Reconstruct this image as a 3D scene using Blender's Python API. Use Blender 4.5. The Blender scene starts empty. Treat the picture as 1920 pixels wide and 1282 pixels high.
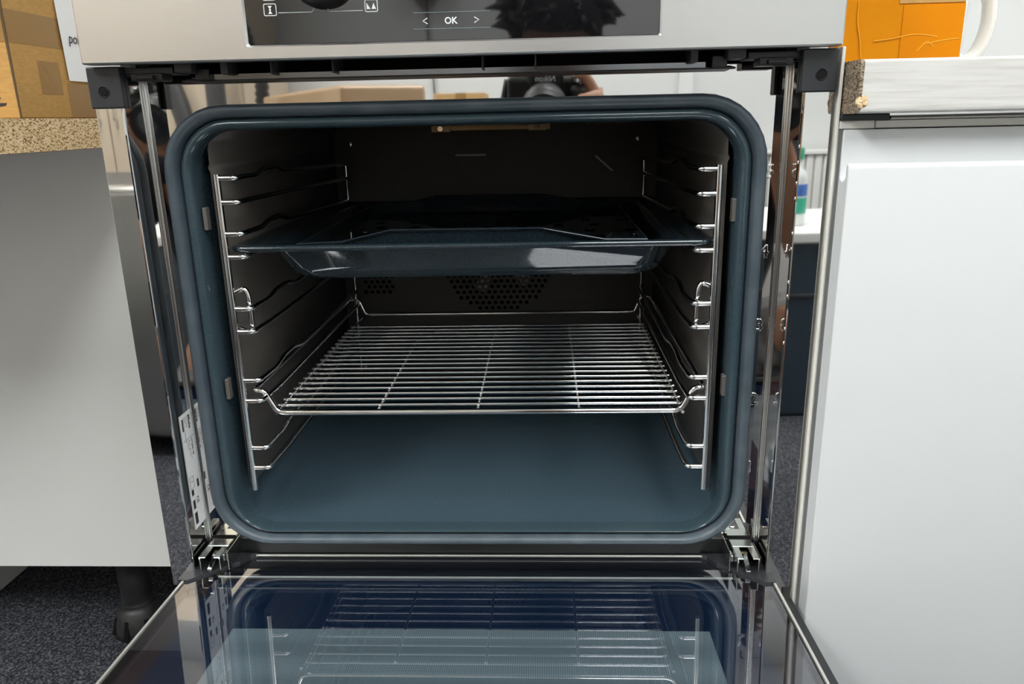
import bpy, bmesh, math, random
from mathutils import Matrix, Vector
random.seed(7)
S = bpy.context.scene
COL = S.collection
PI = math.pi

# ------------------------------------------------------------------ camera
CAM = Vector((0.0685, -0.6402, 0.4253))
RIGHT = Vector((0.9990, 0.0389, -0.0215)).normalized()
FWD = Vector((-0.0433, 0.9595, -0.2784)).normalized()
UP = RIGHT.cross(FWD).normalized()
ROT = Matrix((RIGHT, UP, -FWD)).transposed()
cd = bpy.data.cameras.new('camera')
cam = bpy.data.objects.new('camera', cd)
COL.objects.link(cam)
cam.matrix_world = Matrix.Translation(CAM) @ ROT.to_4x4()
cd.sensor_width = 36.0
cd.lens = 1448.0 * 36.0 / 1920.0
cd.clip_start = 0.005
S.camera = cam

# ------------------------------------------------------------------ world, exposure
w = bpy.data.worlds.new('world')
S.world = w
w.use_nodes = True
w.node_tree.nodes['Background'].inputs[0].default_value = (0.8, 0.85, 0.9, 1)
w.node_tree.nodes['Background'].inputs[1].default_value = 0.3
S.view_settings.view_transform = 'Standard'
S.view_settings.look = 'None'
S.view_settings.gamma = 1.0
S.view_settings.use_curve_mapping = False
S.view_settings.exposure = 0.0
CEILING_LIGHT = 16.0          # emission strength of the ceiling panels
# (x0, x1, y0, y1, strength factor) of the ceiling light panels
PANELS = [(0.19, 0.79, -2.20, -0.70, 0.9), (1.55, 2.15, -2.20, -0.70, 0.75),
          (-1.75, -1.15, -2.20, -0.70, 1.5)]
FLOOR_Z, CEIL_Z = -0.44, 2.15
RX0, RX1, RY0, RY1 = -2.5, 2.7, -3.0, 0.74

try:
    S.cycles.blur_glossy = 0.6
    S.cycles.max_bounces = 14
    S.cycles.glossy_bounces = 10
    S.cycles.diffuse_bounces = 6
    S.cycles.transparent_max_bounces = 16
    S.cycles.sample_clamp_indirect = 6.0
except Exception:
    pass

# ------------------------------------------------------------------ materials
MATS = {}
def mat(name, col, rough=0.5, metal=0.0, spec=0.5, ior=None, coat=0.0, emit=None, estr=0.0):
    m = bpy.data.materials.new(name)
    m.use_nodes = True
    b = m.node_tree.nodes['Principled BSDF']
    b.inputs['Base Color'].default_value = (*col, 1)
    b.inputs['Roughness'].default_value = rough
    b.inputs['Metallic'].default_value = metal
    b.inputs['Specular IOR Level'].default_value = spec
    if ior: b.inputs['IOR'].default_value = ior
    b.inputs['Coat Weight'].default_value = coat
    if emit:
        b.inputs['Emission Color'].default_value = (*emit, 1)
        b.inputs['Emission Strength'].default_value = estr
    MATS[name] = m
    return m
def nt(m): return m.node_tree.nodes, m.node_tree.links, m.node_tree.nodes['Principled BSDF']
def coords(m, scale=(1, 1, 1)):
    n, l, b = nt(m)
    tc = n.new('ShaderNodeTexCoord'); mp = n.new('ShaderNodeMapping')
    mp.inputs['Scale'].default_value = scale
    l.new(tc.outputs['Object'], mp.inputs['Vector'])
    return mp.outputs['Vector']
def noise(m, vec, scale, detail=3.0, rough=0.5):
    n, l, b = nt(m)
    t = n.new('ShaderNodeTexNoise')
    t.inputs['Scale'].default_value = scale; t.inputs['Detail'].default_value = detail
    t.inputs['Roughness'].default_value = rough
    l.new(vec, t.inputs['Vector'])
    return t.outputs['Fac']
def ramp(m, fac, stops):
    n, l, b = nt(m)
    r = n.new('ShaderNodeValToRGB')
    e = r.color_ramp.elements
    while len(e) < len(stops): e.new(0.5)
    for el, (p, c) in zip(e, stops):
        el.position = p; el.color = (*c, 1)
    l.new(fac, r.inputs['Fac'])
    return r.outputs['Color']
def bump(m, height, strength=0.2, dist=0.001):
    n, l, b = nt(m)
    bp = n.new('ShaderNodeBump')
    bp.inputs['Strength'].default_value = strength; bp.inputs['Distance'].default_value = dist
    l.new(height, bp.inputs['Height']); l.new(bp.outputs['Normal'], b.inputs['Normal'])
def to_base(m, c): m.node_tree.links.new(c, nt(m)[2].inputs['Base Color'])
def to_rough(m, fac, lo, hi):
    n, l, b = nt(m)
    r = n.new('ShaderNodeMapRange')
    r.inputs['To Min'].default_value = lo; r.inputs['To Max'].default_value = hi
    l.new(fac, r.inputs['Value']); l.new(r.outputs['Result'], b.inputs['Roughness'])

# polished and brushed steel
m = mat('polished_steel', (0.80, 0.79, 0.78), 0.025, 1.0)
m = mat('brushed_steel', (0.72, 0.71, 0.70), 0.3, 1.0)
v = coords(m, (1, 40, 40)); f_ = noise(m, v, 60, 4); to_rough(m, f_, 0.27, 0.38); bump(m, f_, 0.06, 0.0006)
mat('satin_steel', (0.74, 0.73, 0.71), 0.22, 1.0)
mat('chrome', (0.82, 0.81, 0.80), 0.07, 1.0)
m = mat('zinc', (0.62, 0.66, 0.64), 0.16, 1.0)
v = coords(m); to_rough(m, noise(m, v, 60, 2), 0.08, 0.28)
# enamels
m = mat('blue_enamel', (0.0165, 0.030, 0.039), 0.12, 0.0, 0.5)
v = coords(m); f_ = noise(m, v, 900, 2); to_base(m, ramp(m, f_, [(0.3, (0.030, 0.051, 0.064)), (0.72, (0.043, 0.068, 0.082))]))
m = mat('tray_enamel', (0.013, 0.021, 0.027), 0.05, 0.0, 0.5, ior=1.7)
v = coords(m); f_ = noise(m, v, 900, 2); to_base(m, ramp(m, f_, [(0.3, (0.011, 0.019, 0.025)), (0.72, (0.017, 0.028, 0.036))]))
m = mat('floor_enamel', (0.0165, 0.030, 0.039), 0.16, 0.0, 0.5)
v = coords(m); f_ = noise(m, v, 700, 2)
n, l, b = nt(m)
vo = n.new('ShaderNodeTexVoronoi'); vo.inputs['Scale'].default_value = 38
l.new(v, vo.inputs['Vector'])
sp = ramp(m, vo.outputs['Distance'], [(0.0, (0.5, 0.48, 0.42)), (0.018, (0, 0, 0)), (1, (0, 0, 0))])
mx = n.new('ShaderNodeMixRGB'); mx.blend_type = 'ADD'; mx.inputs['Fac'].default_value = 0.35
l.new(ramp(m, f_, [(0.3, (0.039, 0.066, 0.087)), (0.72, (0.056, 0.089, 0.112))]), mx.inputs['Color1']); l.new(sp, mx.inputs['Color2'])
to_base(m, mx.outputs['Color'])
m = mat('seal_rubber', (0.040, 0.058, 0.072), 0.36, 0.0, 0.45)
v = coords(m); f_ = noise(m, v, 35, 4); to_rough(m, f_, 0.28, 0.5); to_base(m, ramp(m, f_, [(0.3, (0.052, 0.072, 0.088)), (0.75, (0.090, 0.112, 0.130))]))
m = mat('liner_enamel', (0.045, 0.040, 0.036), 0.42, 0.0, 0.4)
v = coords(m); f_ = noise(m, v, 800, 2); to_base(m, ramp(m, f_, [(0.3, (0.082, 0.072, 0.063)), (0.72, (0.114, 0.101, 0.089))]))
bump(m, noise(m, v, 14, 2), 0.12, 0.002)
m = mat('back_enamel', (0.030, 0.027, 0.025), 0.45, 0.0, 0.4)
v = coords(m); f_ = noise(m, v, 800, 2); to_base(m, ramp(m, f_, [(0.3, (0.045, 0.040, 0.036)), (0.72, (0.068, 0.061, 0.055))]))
mat('black_void', (0.004, 0.004, 0.004), 0.7, 0.0, 0.2)
m = mat('black_plastic', (0.022, 0.023, 0.026), 0.42)
v = coords(m); bump(m, noise(m, v, 900, 2), 0.15, 0.0004)
mat('dark_plastic', (0.010, 0.010, 0.011), 0.35)
m = mat('grey_plastic', (0.045, 0.045, 0.047), 0.45)
m = mat('leg_plastic', (0.014, 0.014, 0.015), 0.45)
v = coords(m); f_ = noise(m, v, 30, 4); to_base(m, ramp(m, f_, [(0.35, (0.010, 0.010, 0.011)), (0.75, (0.035, 0.034, 0.033))]))
mat('grey_bar', (0.22, 0.225, 0.24), 0.15, 1.0)
mat('panel_glass', (0.006, 0.006, 0.007), 0.03, 0.0, 0.5, ior=2.05)
mat('icon_print', (0.80, 0.82, 0.84), 0.5)
mat('dark_print', (0.02, 0.02, 0.022), 0.5)
mat('text_line', (0.22, 0.26, 0.28), 0.5)
mat('sticker', (0.80, 0.80, 0.79), 0.35)
mat('fan_aluminium', (0.82, 0.80, 0.77), 0.5)
mat('gold_plate', (0.26, 0.21, 0.12), 0.3, 0.9)
# glass: reflective coated pane, see-through between the reflections
def glass_mat(name, tint, refl, rough=0.01):
    mm = bpy.data.materials.new(name); mm.use_nodes = True
    n = mm.node_tree.nodes; l = mm.node_tree.links; n.clear()
    o = n.new('ShaderNodeOutputMaterial'); mix = n.new('ShaderNodeMixShader')
    t = n.new('ShaderNodeBsdfTransparent'); g = n.new('ShaderNodeBsdfGlossy'); lw = n.new('ShaderNodeLayerWeight'); pw = n.new('ShaderNodeMapRange')
    pw.inputs['To Min'].default_value = refl; pw.inputs['To Max'].default_value = 1.0
    p3 = n.new('ShaderNodeMath'); p3.operation = 'POWER'; p3.inputs[1].default_value = 4.0
    l.new(lw.outputs['Facing'], p3.inputs[0]); l.new(p3.outputs[0], pw.inputs['Value'])
    t.inputs['Color'].default_value = (*tint, 1); g.inputs['Roughness'].default_value = rough
    g.inputs['Color'].default_value = (0.95, 0.96, 1.0, 1)
    l.new(pw.outputs['Result'], mix.inputs[0]); l.new(t.outputs[0], mix.inputs[1]); l.new(g.outputs[0], mix.inputs[2])
    l.new(mix.outputs[0], o.inputs['Surface'])
    MATS[name] = mm
    return mm
glass_mat('door_glass', (0.92, 0.95, 0.98), 0.22)
glass_mat('lens_glass', (0.5, 0.5, 0.6), 0.08)
mat('plum_print', (0.022, 0.015, 0.019), 0.05, 0.0, 0.5, ior=1.6)
mat('navy_print', (0.006, 0.015, 0.038), 0.05, 0.0, 0.5, ior=1.6)
mat('black_glass', (0.004, 0.0045, 0.008), 0.03, 0.0, 0.5, ior=2.0)
m = mat('dot_screen', (0.09, 0.115, 0.118), 0.25, 0.0, 0.5)
n, l, b = nt(m); v = coords(m)
vo = n.new('ShaderNodeTexVoronoi'); vo.inputs['Scale'].default_value = 560; vo.inputs['Randomness'].default_value = 0.0
l.new(v, vo.inputs['Vector'])
to_base(m, ramp(m, vo.outputs['Distance'], [(0.30, (0.20, 0.25, 0.27)), (0.42, (0.105, 0.14, 0.155))]))
# wood based boards
def chipboard(name, lo, mid, hi, scale=330):
    m = mat(name, mid, 0.75, 0.0, 0.2)
    n, l, b = nt(m); v = coords(m, (1, 1, 1.7))
    vo = n.new('ShaderNodeTexVoronoi'); vo.inputs['Scale'].default_value = scale; l.new(v, vo.inputs['Vector'])
    rgb = n.new('ShaderNodeRGBToBW'); l.new(vo.outputs['Color'], rgb.inputs[0])
    to_base(m, ramp(m, rgb.outputs[0], [(0.16, lo), (0.40, mid), (0.72, hi)]))
    bump(m, rgb.outputs[0], 0.5, 0.0012)
    return m
chipboard('chipboard_light', (0.24, 0.13, 0.045), (0.66, 0.46, 0.24), (0.84, 0.68, 0.44), 460)
chipboard('chipboard_dark', (0.07, 0.05, 0.03), (0.21, 0.16, 0.11), (0.42, 0.34, 0.25), 620)
m = mat('worktop_laminate', (0.62, 0.60, 0.57), 0.5, 0.0, 0.4)
v = coords(m, (3, 60, 60)); f_ = noise(m, v, 6, 6, 0.6)
to_base(m, ramp(m, f_, [(0.3, (0.56, 0.545, 0.515)), (0.5, (0.66, 0.645, 0.62)), (0.7, (0.72, 0.705, 0.685))]))
def cardboard(name, c):
    m = mat(name, c, 0.72, 0.0, 0.25)
    v = coords(m, (14, 14, 60)); f_ = noise(m, v, 8, 4)
    to_base(m, ramp(m, f_, [(0.3, tuple(x * 0.9 for x in c)), (0.7, tuple(min(1, x * 1.1) for x in c))]))
    return m
cardboard('cardboard', (0.46, 0.265, 0.085))
cardboard('cardboard_pale', (0.47, 0.30, 0.13))
mat('brown_tape', (0.30, 0.165, 0.05), 0.22)
mat('cardboard_edge', (0.10, 0.065, 0.03), 0.9)
m = mat('orange_film', (0.86, 0.30, 0.008), 0.4, 0.0, 0.12)
v = coords(m, (1, 1, 0.25)); f_ = noise(m, v, 22, 5)
to_base(m, ramp(m, f_, [(0.3, (0.58, 0.20, 0.0008)), (0.65, (0.63, 0.235, 0.001)), (0.9, (0.70, 0.28, 0.004))])); bump(m, f_, 0.3, 0.002)
mat('orange_tape', (0.62, 0.205, 0.001), 0.35, 0.0, 0.12)
mat('crease', (0.80, 0.36, 0.02), 0.2)
mat('backing_sheet', (0.24, 0.19, 0.165), 0.5)
mat('paper', (0.82, 0.82, 0.83), 0.6)
mat('white_lacquer', (0.72, 0.74, 0.745), 0.32, 0.0, 0.4)
m = mat('grey_lacquer', (0.82, 0.82, 0.80), 0.35, 0.0, 0.4)
mat('carcass_grey', (0.74, 0.725, 0.67), 0.5)
mat('carcass_brown', (0.13, 0.12, 0.11), 0.4, 0.3)
mat('alu_strip', (0.62, 0.61, 0.57), 0.35, 0.6)
mat('ceramic', (0.80, 0.785, 0.74), 0.12)
# room
m = mat('wall_paint', (0.66, 0.67, 0.665), 0.75, 0.0, 0.2)
v = coords(m); bump(m, noise(m, v, 120, 3), 0.1, 0.001)
mat('ceiling_paint', (0.80, 0.80, 0.79), 0.85, 0.0, 0.2)
m = mat('carpet', (0.02, 0.021, 0.024), 0.95, 0.0, 0.1)
v = coords(m); f1 = noise(m, v, 260, 3, 0.75)
to_base(m, ramp(m, f1, [(0.34, (0.012, 0.012, 0.016)), (0.50, (0.045, 0.047, 0.056)), (0.62, (0.16, 0.165, 0.18)), (0.75, (0.34, 0.34, 0.36))]))
bump(m, f1, 0.9, 0.004)
mat('light_panel', (0.9, 0.9, 0.9), 0.5, emit=(0.975, 1.0, 0.995), estr=CEILING_LIGHT)
mat('beige_board', (0.58, 0.48, 0.36), 0.5)
mat('door_white', (0.70, 0.71, 0.71), 0.4)
mat('radiator_white', (0.78, 0.78, 0.75), 0.4)
mat('slate_blue', (0.030, 0.052, 0.072), 0.5)
mat('green_label', (0.03, 0.38, 0.24), 0.4)
mat('blue_label', (0.05, 0.16, 0.50), 0.4)
mat('bottle_plastic', (0.75, 0.77, 0.76), 0.3)
m = mat('fridge_steel', (0.55, 0.54, 0.51), 0.25, 1.0)
mat('wrap_film', (0.42, 0.28, 0.16), 0.12, 0.0, 0.6)
# person
mat('skin', (0.42, 0.215, 0.13), 0.5)
m = mat('shirt', (0.010, 0.012, 0.022), 0.85)
m = mat('shorts', (0.16, 0.155, 0.15), 0.9)
v = coords(m); f_ = noise(m, v, 18, 2); to_base(m, ramp(m, f_, [(0.4, (0.10, 0.10, 0.10)), (0.6, (0.28, 0.275, 0.265))]))
mat('hair', (0.008, 0.006, 0.005), 0.5)
mat('shoe', (0.02, 0.02, 0.025), 0.6)
mat('camera_black', (0.008, 0.008, 0.009), 0.45)
mat('eye_white', (0.7, 0.7, 0.7), 0.2)
mat('lip', (0.35, 0.12, 0.09), 0.5)

# ------------------------------------------------------------------ mesh helpers
def nb(): return bmesh.new()
def finish(bm, name, material, parent=None, smooth=False, loc=None):
    bmesh.ops.recalc_face_normals(bm, faces=bm.faces)
    me = bpy.data.meshes.new(name); bm.to_mesh(me); bm.free()
    if smooth:
        for p in me.polygons: p.use_smooth = True
    mm = MATS[material] if isinstance(material, str) else material
    me.materials.append(mm)
    o = bpy.data.objects.new(name, me); COL.objects.link(o)
    if loc: o.location = loc
    if parent: o.parent = parent
    return o
def sharp(o, ang=35):
    a = math.radians(ang)
    bm = bmesh.new(); bm.from_mesh(o.data)
    for e in bm.edges:
        if len(e.link_faces) == 2 and e.calc_face_angle(0) > a: e.smooth = False
    for f in bm.faces: f.smooth = True
    bm.to_mesh(o.data); bm.free()
    wn = o.modifiers.new('weighted', 'WEIGHTED_NORMAL'); wn.keep_sharp = True; wn.weight = 80
    return o
def box(bm, x0, x1, y0, y1, z0, z1, bev=0.0, seg=2):
    vs = [bm.verts.new(c) for c in ((x0, y0, z0), (x1, y0, z0), (x1, y1, z0), (x0, y1, z0), (x0, y0, z1), (x1, y0, z1), (x1, y1, z1), (x0, y1, z1))]
    fs = [bm.faces.new([vs[i] for i in q]) for q in ((0, 3, 2, 1), (4, 5, 6, 7), (0, 1, 5, 4), (1, 2, 6, 5), (2, 3, 7, 6), (3, 0, 4, 7))]
    if bev > 0:
        es = list({e for f in fs for e in f.edges})
        bmesh.ops.bevel(bm, geom=es, offset=bev, segments=seg, profile=0.5, affect='EDGES')
    return bm
def bx(name, c, material, parent=None, bev=0.0015, seg=2):
    bm = nb(); box(bm, *c, bev=bev, seg=seg)
    return sharp(finish(bm, name, material, parent), 50)
def tube(bm, pts, r, n=8, cap=True, closed=False):
    pts = [Vector(p) for p in pts]
    rs = r if isinstance(r, (list, tuple)) else [r] * len(pts)
    N = len(pts); rings = []; prev = None
    for i, p in enumerate(pts):
        if closed: d = pts[(i + 1) % N] - pts[i - 1]
        elif i == 0: d = pts[1] - p
        elif i == N - 1: d = p - pts[i - 1]
        else: d = (pts[i + 1] - p).normalized() + (p - pts[i - 1]).normalized()
        d.normalize()
        if prev is None:
            a = Vector((0, 0, 1)) if abs(d.z) < 0.9 else Vector((1, 0, 0))
            u = d.cross(a).normalized()
        else:
            u = (prev - d * prev.dot(d)).normalized()
        prev = u; q = d.cross(u)
        rings.append([bm.verts.new(p + (u * math.cos(2 * PI * k / n) + q * math.sin(2 * PI * k / n)) * rs[i]) for k in range(n)])
    for i in range(N if closed else N - 1):
        A, B = rings[i], rings[(i + 1) % N]
        for k in range(n): bm.faces.new((A[k], A[(k + 1) % n], B[(k + 1) % n], B[k]))
    if cap and not closed:
        bm.faces.new(rings[0][::-1]); bm.faces.new(rings[-1])
    return bm
def wire(name, pts, r, material, parent=None, n=8):
    return sharp(finish(tube(nb(), pts, r, n), name, material, parent), 60)
def rounded(pts, rad, seg=5):
    """polyline with its inner corners rounded"""
    P = [Vector(p) for p in pts]; out = [P[0]]
    for i in range(1, len(P) - 1):
        a = (P[i - 1] - P[i]); b = (P[i + 1] - P[i]); R = min(rad, a.length * 0.48, b.length * 0.48)
        A = P[i] + a.normalized() * R; B = P[i] + b.normalized() * R
        for k in range(seg + 1):
            t = k / seg
            out.append(A * (1 - t) ** 2 + P[i] * 2 * t * (1 - t) + B * t * t)
    out.append(P[-1]); return out
def rrect(x0, x1, z0, z1, r, n=8):
    pts = []
    for cx, cz, a0 in ((x1 - r, z1 - r, 0), (x0 + r, z1 - r, 90), (x0 + r, z0 + r, 180), (x1 - r, z0 + r, 270)):
        for k in range(n + 1):
            a = math.radians(a0 + 90 * k / n); pts.append((cx + r * math.cos(a), cz + r * math.sin(a)))
    return pts
def loft(bm, rings, cap0=False, cap1=False):
    R = [[bm.verts.new(p) for p in ring] for ring in rings]; n = len(R[0])
    for A, B in zip(R, R[1:]):
        for k in range(n): bm.faces.new((A[k], A[(k + 1) % n], B[(k + 1) % n], B[k]))
    if cap0: bm.faces.new(R[0][::-1])
    if cap1: bm.faces.new(R[-1])
    return bm
def extrude_x(bm, prof, x0, x1, closed=True, cap=True):
    """prof of (y, z) drawn along x"""
    A = [bm.verts.new((x0, y, z)) for y, z in prof]; B = [bm.verts.new((x1, y, z)) for y, z in prof]; n = len(prof)
    for k in range(n if closed else n - 1): bm.faces.new((A[k], A[(k + 1) % n], B[(k + 1) % n], B[k]))
    if closed and cap: bm.faces.new(A[::-1]); bm.faces.new(B)
    return bm
def extrude_z(bm, prof, z0, z1, closed=True):
    A = [bm.verts.new((x, y, z0)) for x, y in prof]; B = [bm.verts.new((x, y, z1)) for x, y in prof]; n = len(prof)
    for k in range(n if closed else n - 1): bm.faces.new((A[k], A[(k + 1) % n], B[(k + 1) % n], B[k]))
    if closed: bm.faces.new(A[::-1]); bm.faces.new(B)
    return bm
def lathe(bm, prof, n=24, M=None):
    """prof of (radius, height) about z, then moved by M"""
    M = M or Matrix.Identity(4)
    rings = [[bm.verts.new(M @ Vector((r * math.cos(2 * PI * k / n), r * math.sin(2 * PI * k / n), h))) for k in range(n)] for r, h in prof]
    for A, B in zip(rings, rings[1:]):
        for k in range(n): bm.faces.new((A[k], A[(k + 1) % n], B[(k + 1) % n], B[k]))
    bm.faces.new(rings[0][::-1]); bm.faces.new(rings[-1])
    return bm
def disc_y(bm, x, y, z, r, n=16, depth=0.001):
    """small cylinder facing -y"""
    return lathe(bm, [(r, 0), (r, depth)], n, Matrix.Translation((x, y, z)) @ Matrix.Rotation(PI / 2, 4, 'X'))
def text(name, body, size, M, material, parent=None, extrude=0.0002, bevel=0.0, align='CENTER', shear=0.0, offset=0.0):
    c = bpy.data.curves.new(name, 'FONT'); c.body = body; c.size = size; c.extrude = extrude
    c.bevel_depth = bevel; c.align_x = align; c.align_y = 'CENTER'; c.resolution_u = 3; c.shear = shear; c.offset = offset
    t = bpy.data.objects.new(name, c); COL.objects.link(t)
    dg = bpy.context.evaluated_depsgraph_get()
    me = bpy.data.meshes.new_from_object(t.evaluated_get(dg))
    bpy.data.objects.remove(t); bpy.data.curves.remove(c)
    me.transform(M); me.name = name
    me.materials.clear(); me.materials.append(MATS[material])
    o = bpy.data.objects.new(name, me); COL.objects.link(o)
    if parent: o.parent = parent
    return o
FACE_FRONT = Matrix.Rotation(PI / 2, 4, 'X')           # text read by someone looking along +y
def tag(o, label=None, cat=None, group=None, kind=None):
    if label: o['label'] = label
    if cat: o['category'] = cat
    if group: o['group'] = group
    if kind: o['kind'] = kind
    return o
def empty(name, loc, label, cat, group=None):
    o = bpy.data.objects.new(name, None); o.empty_display_size = 0.05; COL.objects.link(o); o.location = loc
    return tag(o, label, cat, group)
def adopt(root):
    """children are modelled in world space: shift them to the root's frame"""
    bpy.context.view_layer.update()
    inv = root.matrix_world.inverted()
    for ch in root.children: ch.matrix_parent_inverse = inv
def struct(o): return tag(o, kind='structure')

# ------------------------------------------------------------------ room
def slab(name, c, material): return struct(bx(name, c, material, bev=0))
slab('floor', (RX0, RX1, RY0, RY1, FLOOR_Z - 0.05, FLOOR_Z), 'carpet')
slab('ceiling', (RX0, RX1, RY0, RY1, CEIL_Z, CEIL_Z + 0.05), 'ceiling_paint')
slab('wall_back', (RX0, RX1, RY1, RY1 + 0.08, FLOOR_Z - 0.05, CEIL_Z + 0.05), 'wall_paint')
slab('wall_front', (RX0, RX1, RY0 - 0.08, RY0, FLOOR_Z - 0.05, CEIL_Z + 0.05), 'wall_paint')
slab('wall_left', (RX0 - 0.08, RX0, RY0 - 0.08, RY1 + 0.08, FLOOR_Z - 0.05, CEIL_Z + 0.05), 'wall_paint')
slab('wall_right', (RX1, RX1 + 0.08, RY0 - 0.08, RY1 + 0.08, FLOOR_Z - 0.05, CEIL_Z + 0.05), 'wall_paint')
where = ['rectangular ceiling light panel right above and behind the photographer', 'rectangular ceiling light panel near the right wall', 'rectangular ceiling light panel on the left of the room']
for i, (x0, x1, y0, y1, k) in enumerate(PANELS):
    e = empty('ceiling_light', ((x0 + x1) / 2, (y0 + y1) / 2, CEIL_Z), where[i], 'light', 'ceiling light panels')
    mm = MATS['light_panel']
    if k != 1.0:
        mm = mm.copy(); mm.node_tree.nodes['Principled BSDF'].inputs['Emission Strength'].default_value = CEILING_LIGHT * k
    bm = nb(); box(bm, x0, x1, y0, y1, CEIL_Z - 0.018, CEIL_Z - 0.012)
    finish(bm, 'diffuser', mm, e)
    bm = nb()
    for c in ((x0 - .02, x0, y0 - .02, y1 + .02), (x1, x1 + .02, y0 - .02, y1 + .02), (x0, x1, y0 - .02, y0), (x0, x1, y1, y1 + .02)):
        box(bm, *c, CEIL_Z - 0.022, CEIL_Z)
    finish(bm, 'frame', 'radiator_white', e)
    adopt(e)

# ------------------------------------------------------------------ oven
oven = empty('oven', (0, 0.28, -0.02), 'built-in steel oven with its door folded down', 'oven')
R_ = 0.038           # depth of the recessed front panel
WX = 0.271           # inner face of the side flanges
# recessed mirror front panel around the opening
def ring(x0, x1, z0, z1, r, y, n=8): return [(x, y, z) for x, z in rrect(x0, x1, z0, z1, r, n)]
CX = -0.0015
def sq(hw, z0, z1, r, y, n=8): return ring(CX - hw, CX + hw, z0, z1, r, y, n)
bm = nb(); loft(bm, [sq(0.2440, 0.038, 0.4290, 0.044, R_), ring(-WX + .0028, WX - .0028, 0.0105, 0.4600, 0.0005, R_)])
front = finish(bm, 'front_panel', 'polished_steel', oven)
for s in (-1, 1):   # raised end tabs of the panel beside the vent trim
    bm = nb()
    xs = sorted((s * 0.268, s * 0.214)); xi = s * 0.196
    vs = [bm.verts.new(p) for p in ((s * .268, R_, .4600), (xi, R_, .4600), (s * .222, R_, .4642), (s * .268, R_, .4650))]
    bm.faces.new(vs)
    finish(bm, 'front_panel_tab', 'polished_steel', oven)
# side flanges: inner wall, rounded edge, outer mirror strip
def flange_profile(s):
    p = [(WX - .0030, R_), (WX - .0026, R_), (WX - .0018, R_ - .0002), (WX - .0008, R_ - .0008), (WX - .0002, R_ - .0018), (WX, R_ - .0026), (WX, R_ - .0030), (WX, .0024), (WX + .0002, .0013), (WX + .0008, .0004), (WX + .0018, 0), (.2935, 0), (.2939, .0001), (.294, .0005), (.294, .022), (.2925, .022)]
    return [(s * x, y) for x, y in p]
for s in (-1, 1):
    bm = nb(); extrude_z(bm, flange_profile(s), -0.002, 0.4715, closed=False)
    sharp(finish(bm, 'side_flange', 'polished_steel', oven), 20)
    wire('fold_light_rod', [(s * (WX - .0012), R_ - .0012, .012), (s * (WX - .0012), R_ - .0012, .4635)], .0019, 'satin_steel', oven, 10)  # satin rod added to give the inner fold an even light line
    # black plastic end block with its screw hole
    blk = bx('corner_block', (min(s * .2945, s * .2675), max(s * .2945, s * .2675), -0.005, 0.003, 0.4395, 0.4712), 'black_plastic', oven, 0.0012)
    bm = nb(); box(bm, min(s * .2695, s * .2675), max(s * .2695, s * .2675), 0.0028, 0.007, 0.4395, 0.4712); finish(bm, 'block_web', 'black_plastic', blk)
    bm = nb(); M = Matrix.Translation((s * .2822, -.0052, .4525)) @ Matrix.Rotation(PI / 2, 4, 'X')
    lathe(bm, [(.0032, -.006), (.0036, .0002), (.0042, .0006), (.0046, .0002), (.0046, -.0004)], 20, M); finish(bm, 'screw_hole', 'dark_plastic', blk, True)
    bm = nb(); disc_y(bm, s * .2822, -.0058, .4525, .0033, 20, 0.0003); finish(bm, 'screw', 'black_void', blk)
# lower front apron under the seal
bx('lower_apron', (-.268, .268, R_ - .001, R_ + .01, -.004, .0265), 'dark_plastic', oven, 0)
# oven body behind the front
bm = nb()
for c in ((-.28, -.276, .04, .56, -.01, .59), (.276, .28, .04, .56, -.01, .59), (-.28, .28, .556, .56, -.01, .59), (-.28, .28, .04, .56, .586, .59), (-.28, .28, .04, .56, -.014, -.01)): box(bm, *c)
finish(bm, 'outer_casing', 'zinc', oven)
# gap under the control panel: vent trim, latch pieces
bx('vent_trim', (-.268, .268, .042, .06, .455, .50), 'black_void', oven, 0)
bx('vent_roof', (-.268, .268, -.010, .06, .478, .482), 'dark_plastic', oven, 0)
bm = nb(); extrude_x(bm, [(.018, .4592), (.030, .4594), (.0385, .4600), (.0385, .4630), (.018, .4606)], -.228, .222)
finish(bm, 'vent_lip', 'dark_plastic', oven)
bm = nb(); extrude_x(bm, [(.0175, .4607), (.0175, .4648), (.030, .4660), (.030, .4612)], -.205, .198)
finish(bm, 'vent_bar', 'grey_bar', oven)
for s in (-1, 1):
    for (a, b, y0, y1, z0, z1, mt) in ((.268, .228, .004, .036, .4655, .4705, 'grey_plastic'), (.262, .236, .001, .020, .4600, .4660, 'dark_plastic'), (.226, .212, .002, .030, .4660, .4740, 'grey_plastic'), (.214, .202, .012, .036, .4600, .4690, 'dark_plastic'), (.256, .242, -.003, .006, .4610, .4645, 'dark_plastic'), (.190, .184, .006, .03, .464, .476, 'grey_plastic')):
        bx('latch_piece', (min(s * a, s * b), max(s * a, s * b), y0, y1, z0, z1), mt, oven, 0.0008)
for x in (-.150, -.10, .02, .062):
    bx('vent_rib', (x, x + .0012, .008, .042, .463, .478), 'grey_plastic', oven, 0)

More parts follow.
